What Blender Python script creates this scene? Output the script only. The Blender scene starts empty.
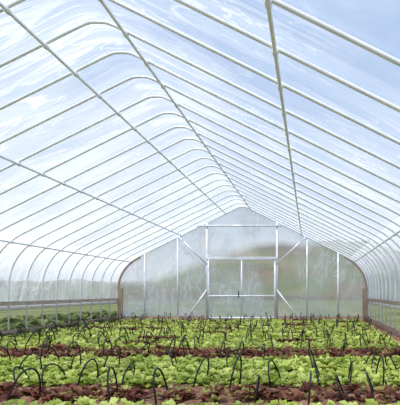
import bpy, math, random
import numpy as np
from mathutils import Vector
random.seed(4); rng=np.random.default_rng(7)
sc=bpy.context.scene
try: sc.view_settings.view_transform='Standard'
except Exception: pass
COL=sc.collection

# ---------------- materials ----------------
def newmat(name):
    m=bpy.data.materials.new(name); m.use_nodes=True
    nt=m.node_tree; nt.nodes.clear()
    out=nt.nodes.new('ShaderNodeOutputMaterial')
    return m,nt,out
def N(nt,t,**kw):
    n=nt.nodes.new(t)
    for k,v in kw.items():
        if k in n.inputs: n.inputs[k].default_value=v
        else: setattr(n,k,v)
    return n
def ramp(nt,stops):
    r=nt.nodes.new('ShaderNodeValToRGB'); e=r.color_ramp.elements
    e[0].position,e[0].color=stops[0][0],(*stops[0][1],1)
    e[1].position,e[1].color=stops[-1][0],(*stops[-1][1],1)
    for p,c in stops[1:-1]:
        x=e.new(p); x.color=(*c,1)
    return r
def noisy(name,stops,scale=5,rough=.8,metal=0,detail=5,stretch=(1,1,1),bump=0,spec=.3):
    m,nt,out=newmat(name); L=nt.links.new
    tc=N(nt,'ShaderNodeTexCoord'); mp=N(nt,'ShaderNodeMapping'); mp.inputs['Scale'].default_value=stretch
    L(tc.outputs['Object'],mp.inputs[0])
    no=N(nt,'ShaderNodeTexNoise',Scale=scale,Detail=detail); L(mp.outputs[0],no.inputs['Vector'])
    r=ramp(nt,stops); L(no.outputs['Fac'],r.inputs[0])
    p=N(nt,'ShaderNodeBsdfPrincipled',Roughness=rough,Metallic=metal)
    p.inputs['Specular IOR Level'].default_value=spec
    L(r.outputs[0],p.inputs['Base Color'])
    if bump:
        b=N(nt,'ShaderNodeBump',Strength=bump,Distance=.05); L(no.outputs['Fac'],b.inputs['Height']); L(b.outputs[0],p.inputs['Normal'])
    L(p.outputs[0],out.inputs[0]); return m
M_steel=noisy('galvanized_steel',[(.3,(.76,.80,.88)),(.7,(.90,.93,.98))],scale=6,rough=.3,metal=.12,spec=.7)
M_wood=noisy('weathered_wood',[(.3,(.26,.18,.13)),(.7,(.48,.38,.30))],scale=4,stretch=(6,.6,6),rough=.85)
M_pale=noisy('pale_wood_board',[(.3,(.34,.27,.22)),(.7,(.58,.50,.44))],scale=4,stretch=(6,.6,6),rough=.8)
M_wire=noisy('black_wire',[(.3,(.006,.006,.008)),(.7,(.018,.018,.02))],scale=8,rough=.5)
M_soil=noisy('garden_soil',[(.25,(.09,.045,.028)),(.5,(.22,.125,.08)),(.8,(.38,.24,.16))],scale=9,detail=9,rough=1,bump=.8,spec=.05)
M_grass=noisy('field_grass',[(.3,(.08,.10,.04)),(.5,(.15,.18,.07)),(.7,(.26,.21,.14))],scale=.5,detail=10,rough=1,spec=.05)
M_hill=noisy('wooded_hillside',[(.3,(.035,.03,.022)),(.45,(.16,.10,.06)),(.55,(.09,.12,.03)),(.7,(.30,.20,.12))],scale=.05,detail=9,rough=1,spec=.02)
M_roll=noisy('white_plastic_roll',[(.3,(.72,.74,.77)),(.7,(.88,.88,.9))],scale=5,rough=.5)

def film(name,lo,hi,stretch,tint=(.97,.98,1),rot=(0,0,0),seed=0,crease=.25,frost=False,scat=(.90,.91,.92)):
    m,nt,out=newmat(name); L=nt.links.new
    tc=N(nt,'ShaderNodeTexCoord')
    def creases(stretch,rot,loc,width):
        mp=N(nt,'ShaderNodeMapping')
        mp.inputs['Scale'].default_value=stretch; mp.inputs['Rotation'].default_value=rot; mp.inputs['Location'].default_value=loc
        L(tc.outputs['Object'],mp.inputs[0])
        n1=N(nt,'ShaderNodeTexNoise',Scale=1.0,Detail=4,Roughness=.5,Distortion=1.0); L(mp.outputs[0],n1.inputs['Vector'])
        s=N(nt,'ShaderNodeMath',operation='SUBTRACT'); s.inputs[1].default_value=.5; L(n1.outputs['Fac'],s.inputs[0])
        a=N(nt,'ShaderNodeMath',operation='ABSOLUTE'); L(s.outputs[0],a.inputs[0])
        mr=N(nt,'ShaderNodeMapRange'); L(a.outputs[0],mr.inputs[0])
        mr.inputs[1].default_value=0; mr.inputs[2].default_value=width; mr.inputs[3].default_value=1; mr.inputs[4].default_value=0
        return n1,mr
    n1,mr=creases(stretch,rot,(seed,seed*2,0),.028)
    _,mrb=creases(tuple(v*1.7 for v in stretch),(0,0,-rot[2]-.5),(seed+4,3,1),.018)
    mxm=N(nt,'ShaderNodeMath',operation='MAXIMUM'); L(mr.outputs[0],mxm.inputs[0]); L(mrb.outputs[0],mxm.inputs[1])
    n2=N(nt,'ShaderNodeTexNoise',Scale=.45,Detail=3); L(tc.outputs['Object'],n2.inputs['Vector'])
    m2=N(nt,'ShaderNodeMapRange'); L(n2.outputs['Fac'],m2.inputs[0])
    m2.inputs[1].default_value=.36; m2.inputs[2].default_value=.56; m2.inputs[3].default_value=0; m2.inputs[4].default_value=1
    cr=N(nt,'ShaderNodeMath',operation='MULTIPLY'); L(mxm.outputs[0],cr.inputs[0]); L(m2.outputs[0],cr.inputs[1])
    av=N(nt,'ShaderNodeMath',operation='MULTIPLY_ADD'); L(n2.outputs['Fac'],av.inputs[0]); av.inputs[1].default_value=.9
    hv=N(nt,'ShaderNodeMath',operation='MULTIPLY'); L(n1.outputs['Fac'],hv.inputs[0]); hv.inputs[1].default_value=.6; L(hv.outputs[0],av.inputs[2])
    m3=N(nt,'ShaderNodeMapRange'); L(av.outputs[0],m3.inputs[0])
    m3.inputs[1].default_value=.6; m3.inputs[2].default_value=.92; m3.inputs[3].default_value=lo; m3.inputs[4].default_value=hi
    ad=N(nt,'ShaderNodeMath',operation='MULTIPLY_ADD'); L(cr.outputs[0],ad.inputs[0]); ad.inputs[1].default_value=crease; L(m3.outputs[0],ad.inputs[2]); ad.use_clamp=True
    tr=N(nt,'ShaderNodeBsdfTransparent'); tr.inputs[0].default_value=(*tint,1)
    clear=tr
    if frost:
        rf=N(nt,'ShaderNodeBsdfRefraction',Roughness=.24,IOR=1.1); rf.inputs[0].default_value=(*tint,1)
        fm=N(nt,'ShaderNodeMixShader'); fm.inputs[0].default_value=.8; L(tr.outputs[0],fm.inputs[1]); L(rf.outputs[0],fm.inputs[2]); clear=fm
    tl=N(nt,'ShaderNodeBsdfTranslucent'); tl.inputs[0].default_value=(*scat,1)
    df=N(nt,'ShaderNodeBsdfDiffuse'); df.inputs[0].default_value=(*scat,1)
    bp=N(nt,'ShaderNodeBump',Strength=.9,Distance=.2); L(n1.outputs['Fac'],bp.inputs['Height']); L(bp.outputs[0],tl.inputs['Normal']); L(bp.outputs[0],df.inputs['Normal'])
    mx=N(nt,'ShaderNodeMixShader'); mx.inputs[0].default_value=.2; L(tl.outputs[0],mx.inputs[1]); L(df.outputs[0],mx.inputs[2])
    mm=N(nt,'ShaderNodeMixShader'); L(ad.outputs[0],mm.inputs[0]); L(clear.outputs[0],mm.inputs[1]); L(mx.outputs[0],mm.inputs[2])
    gl=N(nt,'ShaderNodeBsdfGlossy',Roughness=.25); gl.inputs[0].default_value=(.9,.93,1,1); L(bp.outputs[0],gl.inputs['Normal'])
    mg=N(nt,'ShaderNodeMixShader'); mg.inputs[0].default_value=.05; L(mm.outputs[0],mg.inputs[1]); L(gl.outputs[0],mg.inputs[2])
    L(mg.outputs[0],out.inputs[0]); return m
M_film=film('polyethylene_film_roof',.12,.42,(.35,1.2,.35),rot=(0,0,.35),crease=.42)
M_films=film('polyethylene_film_side',.50,.74,(.6,1.2,.6),seed=5,scat=(.95,.96,.97))
M_filme=film('polyethylene_film_end',.30,.60,(.9,.9,.5),seed=9,crease=.3,frost=True,scat=(.98,.98,.97),tint=(1,.99,.97))

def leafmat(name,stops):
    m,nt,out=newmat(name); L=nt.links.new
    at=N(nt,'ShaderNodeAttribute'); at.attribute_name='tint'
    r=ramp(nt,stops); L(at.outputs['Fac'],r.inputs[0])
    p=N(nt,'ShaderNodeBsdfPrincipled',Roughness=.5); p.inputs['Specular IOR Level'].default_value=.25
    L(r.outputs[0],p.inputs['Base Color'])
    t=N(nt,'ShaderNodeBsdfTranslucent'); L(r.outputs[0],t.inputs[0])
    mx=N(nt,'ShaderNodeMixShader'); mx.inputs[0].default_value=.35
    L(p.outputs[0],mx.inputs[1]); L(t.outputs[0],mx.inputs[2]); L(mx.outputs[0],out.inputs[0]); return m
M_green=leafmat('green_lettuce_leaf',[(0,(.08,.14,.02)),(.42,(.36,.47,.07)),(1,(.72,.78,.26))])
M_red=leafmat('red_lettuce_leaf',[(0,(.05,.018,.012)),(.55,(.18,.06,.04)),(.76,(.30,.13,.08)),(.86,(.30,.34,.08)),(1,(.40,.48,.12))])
M_weed=leafmat('weed_leaf',[(0,(.04,.06,.02)),(.6,(.14,.18,.06)),(1,(.27,.29,.12))])

# ---------------- mesh helpers ----------------
class MB:
    def __init__(s): s.v=[]; s.f=[]
    def tube(s,pts,r,n=8):
        pts=[Vector(p) for p in pts]; base=len(s.v); prev=None
        for i,p in enumerate(pts):
            if i==0: t=pts[1]-p
            elif i==len(pts)-1: t=p-pts[i-1]
            else: t=(pts[i+1]-p).normalized()+(p-pts[i-1]).normalized()
            t.normalize()
            if prev is None:
                up=Vector((0,0,1)) if abs(t.z)<.9 else Vector((1,0,0))
                u=t.cross(up).normalized()
            else:
                u=(prev-t*prev.dot(t)).normalized()
            prev=u; w=t.cross(u)
            for k in range(n):
                a=2*math.pi*k/n; s.v.append(p+u*math.cos(a)*r+w*math.sin(a)*r)
        for i in range(len(pts)-1):
            for k in range(n):
                a=base+i*n+k; b=base+i*n+(k+1)%n
                s.f.append((a,b,b+n,a+n))
        s.f.append(tuple(base+k for k in range(n))[::-1]); e=base+(len(pts)-1)*n
        s.f.append(tuple(e+k for k in range(n)))
    def box(s,lo,hi):
        b=len(s.v); x0,y0,z0=lo; x1,y1,z1=hi
        s.v+= [Vector(c) for c in ((x0,y0,z0),(x1,y0,z0),(x1,y1,z0),(x0,y1,z0),(x0,y0,z1),(x1,y0,z1),(x1,y1,z1),(x0,y1,z1))]
        for q in ((3,2,1,0),(4,5,6,7),(0,1,5,4),(1,2,6,5),(2,3,7,6),(3,0,4,7)): s.f.append(tuple(b+i for i in q))
    def obj(s,name,mat,parent=None,smooth=True):
        me=bpy.data.meshes.new(name); me.from_pydata([tuple(v) for v in s.v],[],s.f); me.update()
        if smooth:
            for p in me.polygons: p.use_smooth=len(p.vertices)==4
        me.materials.append(mat); o=bpy.data.objects.new(name,me); COL.objects.link(o)
        if parent: o.parent=parent
        return o
def empty(name):
    e=bpy.data.objects.new(name,None); COL.objects.link(e); return e

# ---------------- profile ----------------
W=4.56; RIDGE=4.19; SL=.497
def half():
    p=[(0,RIDGE-.055),(.09,RIDGE-.058),(.14,RIDGE-.074),(.22,RIDGE-SL*.22)]
    for a in np.linspace(.8,3.75,6): p.append((a,RIDGE-SL*a))
    P0=(3.75,RIDGE-SL*3.75); P1=(W,RIDGE-SL*W); P2=(W,1.1)
    for i in range(1,11):
        t=i/10; p.append(tuple((1-t)**2*P0[k]+2*t*(1-t)*P1[k]+t*t*P2[k] for k in (0,1)))
    return p
H=half()
def profile(off=0,zbot=0):
    h=list(H)+[(W,zbot)]
    if off:
        q=[]
        for i,(a,z) in enumerate(h):
            i0=max(i-1,0); i1=min(i+1,len(h)-1)
            tx,tz=h[i1][0]-h[i0][0],h[i1][1]-h[i0][1]; l=math.hypot(tx,tz)
            nx,nz=-tz/l,tx/l
            if i==0: nx,nz=0,1
            q.append((a+nx*off,z+abs(nz)*off))
        h=q
    return [(-a,z) for a,z in h[::-1]]+h[1:]
YE=21.8; Y0=6.9; SP=(YE-Y0)/17; YN=Y0-SP*11

frame=empty('greenhouse_frame')
ribs=[Y0+SP*k for k in range(-11,18)]
for i,y in enumerate(ribs):
    b=MB(); b.tube([(x,y,z) for x,z in profile(0,-.03)],.022 if i<len(ribs)-1 else .027,8); b.obj(f'rib_{i+1}',M_steel,frame)
def zroof(a): 
    a=abs(a)
    return float(np.interp(a,[h[0] for h in H],[h[1] for h in H]))
b=MB(); c=MB()
for x in (-.6,.32,-2.2,2.15,-4.05,4.05):
    z=zroof(x)-.038
    b.tube([(x,YN,z),(x,YE,z)],.019,8)
    for y in ribs[:-1]:
        c.tube([(x,y-.05,z),(x,y+.05,z)],.028,8)
        c.tube([(x,y,z-.03),(x,y,z+.07)],.012,6)
b.obj('purlins',M_steel,frame); c.obj('purlin_clamps',M_steel,frame)

def shell(name,pts,mat,y0,y1,ny):
    v=[];f=[];n=len(pts)
    for y in np.linspace(y0,y1,ny):
        v+=[(x,y,z) for x,z in pts]
    for j in range(ny-1):
        for i in range(n-1):
            a=j*n+i; f.append((a,a+1,a+n+1,a+n))
    me=bpy.data.meshes.new(name); me.from_pydata(v,[],f); me.update()
    for p in me.polygons: p.use_smooth=True
    me.materials.append(mat); o=bpy.data.objects.new(name,me); COL.objects.link(o); return o
pf=profile(.035,.7)
il=[i for i,(x,z) in enumerate(pf) if abs(x)<4.0]
i0,i1=il[0],il[-1]
shell('ceiling',pf[i0:i1+1],M_film,YN-.1,YE+.05,60)
shell('wall_left',pf[:i0+1],M_films,YN-.1,YE+.05,60)
shell('wall_right',pf[i1:],M_films,YN-.1,YE+.05,60)

for nm,s,mt in (('trim_1',-1,M_pale),('trim_2',1,M_wood)):
    e=empty(nm)
    b=MB(); b.box((min(s*(W-.03),s*(W-.065)),YN,.70),(max(s*(W-.03),s*(W-.065)),YE-.05,.80)); b.obj('hip_board',mt,e,False)
    b=MB(); b.tube([(s*(W+.05),YN,.64),(s*(W+.05),YE,.64)],.05,10); b.obj('rolled_film_tube',M_roll,e)
    b=MB(); b.box((min(s*(W-.03),s*(W-.07)),YN,-.02),(max(s*(W-.03),s*(W-.07)),YE-.05,.14)); b.obj('base_board',M_wood,e,False)

# ---------------- end wall ----------------
sc_=27.43; CX=2.45
def PX(px): return (px-310)/sc_+CX
def PZ(py): return 1.02+(292-py)/sc_
pe=[p for p in profile(-.0,0.0)]
b=MB(); b.v=[Vector((x,YE+.04,z)) for x,z in pe]; b.f=[tuple(range(len(pe)))]
b.obj('wall_back',M_filme,None,False)
ef=empty('end_wall_frame')
b=MB(); y=YE-.04
for px in (145,178,307,338):
    x=PX(px); b.tube([(x,y,-.03),(x,y,zroof(x)-.02)],.03,8)
for px in (207,277):
    x=PX(px); b.tube([(x,y,-.03),(x,y,zroof(x)-.02)],.04,8)
b.obj('posts',M_steel,ef)
b=MB()
zt=PZ(226); b.tube([(PX(196),y-.05,zt),(PX(283),y-.05,zt)],.035,8)
b.tube([(PX(178),y-.05,PZ(236)),(PX(207),y-.05,PZ(264))],.028,8)
b.tube([(PX(307),y-.05,PZ(236)),(PX(277),y-.05,PZ(264))],.028,8)
b.tube([(PX(207),y-.05,PZ(290)),(PX(186),y-.05,0)],.028,8)
b.tube([(PX(277),y-.05,PZ(290)),(PX(300),y-.05,0)],.028,8)
b.obj('braces',M_steel,ef)
b=MB()
for s in (-1,1):
    pts=[(s*(a-.05),y-.06,z-.03) for a,z in H if a>3.4]
    b.tube(pts,.04,6)
    x=s*(W-.12); b.box((x-.08,y-.1,-.03),(x+.08,y,1.15))
b.obj('wood_lath',M_wood,ef,False)
b=MB(); b.box((-W+.2,y-.03,-.02),(PX(207)-.05,y+.02,.14)); b.box((PX(277)+.05,y-.03,-.02),(W-.2,y+.02,.14)); b.obj('kick_board',M_wood,ef,False)
d=empty('door_1')
xl,xr=PX(207)+.07,PX(277)-.07; yd=YE-.12
b=MB(); zt=PZ(260)
r=.034
b.tube([(xl,yd,.05),(xl,yd,zt)],r); b.tube([(xr,yd,.05),(xr,yd,zt)],r)
for z in (.08,PZ(296),zt): b.tube([(xl,yd,z),(xr,yd,z)],r)
xm=(xl+xr)/2; b.tube([(xm,yd,.08),(xm,yd,zt)],.03)
b.obj('door_frame',M_steel,d)
b=MB(); b.box((PX(207)-.02,yd-.04,zt+.03),(PX(277)+.02,yd+.06,zt+.11)); b.obj('lintel',M_steel,d,False)
b=MB(); b.box((xm-.12,yd-.06,PZ(298)-.0),(xm-.09,yd-.03,PZ(291))); b.obj('latch',M_wire,d,False)

# ---------------- ground ----------------
def grid(name,x0,x1,y0,y1,nx,ny,fn,mat):
    xs=np.linspace(x0,x1,nx); ys=np.linspace(y0,y1,ny)
    v=[(x,yy,fn(x,yy)) for yy in ys for x in xs]
    f=[(j*nx+i,j*nx+i+1,(j+1)*nx+i+1,(j+1)*nx+i) for j in range(ny-1) for i in range(nx-1)]
    me=bpy.data.meshes.new(name); me.from_pydata(v,[],f); me.update()
    for p in me.polygons: p.use_smooth=True
    me.materials.append(mat); o=bpy.data.objects.new(name,me); COL.objects.link(o); return o
grid('floor',-W,W,YN,YE,120,280,lambda x,y:.012*math.sin(x*7+y*3)+.012*math.sin(y*11-x*4)+random.uniform(-.012,.012),M_soil)
grid('grass_field',-150,150,-60,260,4,4,lambda x,y:-.05,M_grass)
from mathutils import noise
def hz(x,y):
    g=13.0*math.exp(-((x-2)/32)**4)*math.exp(-((y-150)/38)**2)
    g2=4.0*math.exp(-((y-175)/40)**2)
    n=noise.noise(Vector((x*.05,y*.05,0)))*2.2+noise.noise(Vector((x*.3,y*.3,3)))*.9
    k=min(1,(g+g2)/4)
    return max(g,g2)+n*k-.3
grid('wooded_hill',-145,145,80,250,150,70,hz,M_hill)

# ---------------- plants ----------------
def lettuce(name,regions,mat,h0,leaves=9,seed=0,patch=None):
    R=np.random.default_rng(seed)
    heads=[]
    for (x0,x1,y0,y1,sp,keep) in regions:
        ny=max(1,int((y1-y0)/sp)); nx=max(1,int((x1-x0)/sp))
        for j in range(ny):
            for i in range(nx):
                px=x0+(i+.5)*sp; py=y0+(j+.5)*(y1-y0)/ny
                if R.random()>keep: continue
                pn=noise.noise(Vector((px*.7,py*1.6,11)))
                if patch=='skip' and pn>.27: continue
                if patch=='only' and pn<=.27: continue
                heads.append((px+R.normal(0,sp*.18), py+R.normal(0,sp*.12), sp))
    if not heads: return
    hd=np.array(heads); nh=len(hd)
    nL=nh*leaves
    hx=np.repeat(hd[:,0],leaves); hy=np.repeat(hd[:,1],leaves)
    hs=np.repeat(R.uniform(.6,1.3,nh),leaves)*h0
    ht=np.repeat(R.uniform(-.1,.5,nh),leaves)
    yaw=R.uniform(0,2*math.pi,nL); tilt=R.uniform(.2,1.2,nL)
    Ln=hs*R.uniform(.75,1.2,nL); wd=Ln*R.uniform(.22,.36,nL)
    ts=np.array([0,.4,.75,1.0]); ws=np.array([.25,.9,1.0,.45])
    verts=np.zeros((nL,4,3,3)); tint=np.zeros((nL,4,3))
    for a in range(4):
        ang=tilt+ts[a]*.55
        rad=Ln*ts[a]*np.sin(ang); zz=Ln*ts[a]*np.cos(ang)
        for bb,sd in enumerate((-1,0,1)):
            lat=sd*wd*ws[a]
            cup=abs(sd)*wd*.35*ws[a]
            jr=R.normal(0,.08,nL)*Ln*(abs(sd))*(a>0)
            verts[:,a,bb,0]=hx+np.cos(yaw)*rad-np.sin(yaw)*lat
            verts[:,a,bb,1]=hy+np.sin(yaw)*rad+np.cos(yaw)*lat
            verts[:,a,bb,2]=np.maximum(.012+zz+cup+jr,.008)
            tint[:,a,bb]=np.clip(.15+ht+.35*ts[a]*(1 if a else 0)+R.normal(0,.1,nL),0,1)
    V=verts.reshape(-1,3)
    base=(np.arange(nL)*12)[:,None]
    q=np.array([[a*3+c,a*3+c+1,(a+1)*3+c+1,(a+1)*3+c] for a in range(3) for c in range(2)]).reshape(-1)
    F=(base+q[None,:]).reshape(-1)
    me=bpy.data.meshes.new(name); me.vertices.add(len(V)); me.vertices.foreach_set('co',V.reshape(-1))
    me.loops.add(len(F)); me.loops.foreach_set('vertex_index',F.astype(np.int32))
    nf=len(F)//4; me.polygons.add(nf); me.polygons.foreach_set('loop_start',np.arange(nf,dtype=np.int32)*4)
    me.update(calc_edges=True)
    at=me.attributes.new('tint','FLOAT','POINT'); at.data.foreach_set('value',tint.reshape(-1))
    me.polygons.foreach_set('use_smooth',np.ones(nf,dtype=bool))
    me.materials.append(mat); o=bpy.data.objects.new(name,me); COL.objects.link(o); return o
X0,X1=-4.0,4.2
green=[(X0,X1,2.9,5.15,.105,.88),(X0,X1,6.4,7.4,.105,.82),(X0,X1,7.6,8.75,.105,.85)]
y=10.45; far=[]
while y<20.6: far.append((X0,X1,y,y+1.0,.12,.8)); y+=1.32
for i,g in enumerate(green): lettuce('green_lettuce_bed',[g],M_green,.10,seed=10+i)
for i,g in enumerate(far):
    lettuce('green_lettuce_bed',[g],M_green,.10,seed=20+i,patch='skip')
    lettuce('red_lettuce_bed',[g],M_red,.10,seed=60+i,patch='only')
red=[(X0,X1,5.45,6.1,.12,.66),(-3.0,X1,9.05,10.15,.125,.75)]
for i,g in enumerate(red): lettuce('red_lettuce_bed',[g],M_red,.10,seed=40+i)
lettuce('weeds',[(-4.42,-4.15,3,21,.2,.7)],M_weed,.16,leaves=8,seed=5)
lettuce('grass_clumps',[(-7.5,-4.85,6,26,.3,.6)],M_weed,.24,leaves=9,seed=6)

# ---------------- wire hoops ----------------
b=MB()
for r_,yb in enumerate([5.35,6.3,7.6,9.0,10.3,11.6,12.9,14.2,15.5,16.85,18.2,19.5,20.6]):
    x=X0+random.uniform(.1,.4)
    while x<X1:
        if random.random()<.88:
            y0=yb+random.uniform(-.1,.1); w=random.uniform(.3,.52); h=random.uniform(.22,.33); lean=random.uniform(-.1,.1); dx=random.uniform(-.1,.1)
            pts=[]
            for k in range(15):
                t=k/14; ang=math.pi*t
                yy=y0+w/2-math.cos(ang)*w/2; zz=-.03+(h+.03)*math.sin(ang)**.6 if 0<k<14 else -.03
                pts.append((x+dx*(t-.5)+lean*max(zz,0)/h,yy,zz))
            b.tube(pts,.0095,6)
        x+=random.uniform(.28,.55)
b.obj('row_cover_wire_hoops',M_wire)

# ---------------- world, sun, camera ----------------
w=bpy.data.worlds.new('sky'); sc.world=w; w.use_nodes=True; nt=w.node_tree; nt.nodes.clear(); L=nt.links.new
out=nt.nodes.new('ShaderNodeOutputWorld'); bg=N(nt,'ShaderNodeBackground',Strength=1.14)
tc=N(nt,'ShaderNodeTexCoord'); sp=N(nt,'ShaderNodeSeparateXYZ'); L(tc.outputs['Generated'],sp.inputs[0])
r=ramp(nt,[(0,(.80,.84,.90)),(.15,(.56,.67,.84)),(.45,(.31,.46,.73)),(1,(.24,.39,.67))]); L(sp.outputs['Z'],r.inputs[0])
no=N(nt,'ShaderNodeTexNoise',Scale=2.6,Detail=6,Roughness=.6); L(tc.outputs['Generated'],no.inputs['Vector'])
cr=ramp(nt,[(.46,(0,0,0)),(.72,(.5,.5,.5))]); L(no.outputs['Fac'],cr.inputs[0])
mx=nt.nodes.new('ShaderNodeMixRGB'); L(cr.outputs[0],mx.inputs[0]); L(r.outputs[0],mx.inputs[1]); mx.inputs[2].default_value=(.86,.88,.92,1)
L(mx.outputs[0],bg.inputs[0]); L(bg.outputs[0],out.inputs[0])
sl=bpy.data.lights.new('sun','SUN'); sl.energy=4.6; sl.angle=math.radians(3); sl.color=(1,.95,.87)
so=bpy.data.objects.new('sun',sl); COL.objects.link(so)
so.rotation_euler=Vector((.2,.45,-1)).to_track_quat('-Z','Y').to_euler(); so.location=(-20,-10,40)

cam=bpy.data.cameras.new('camera'); co=bpy.data.objects.new('camera',cam); COL.objects.link(co)
co.location=(CX,0,1.02); co.rotation_euler=(math.radians(90),0,0)
cam.sensor_fit='VERTICAL'; cam.sensor_height=36; cam.sensor_width=36; cam.lens=36*598/405
cam.shift_x=-110/405; cam.shift_y=89.5/405
cam.clip_end=1000
sc.camera=co
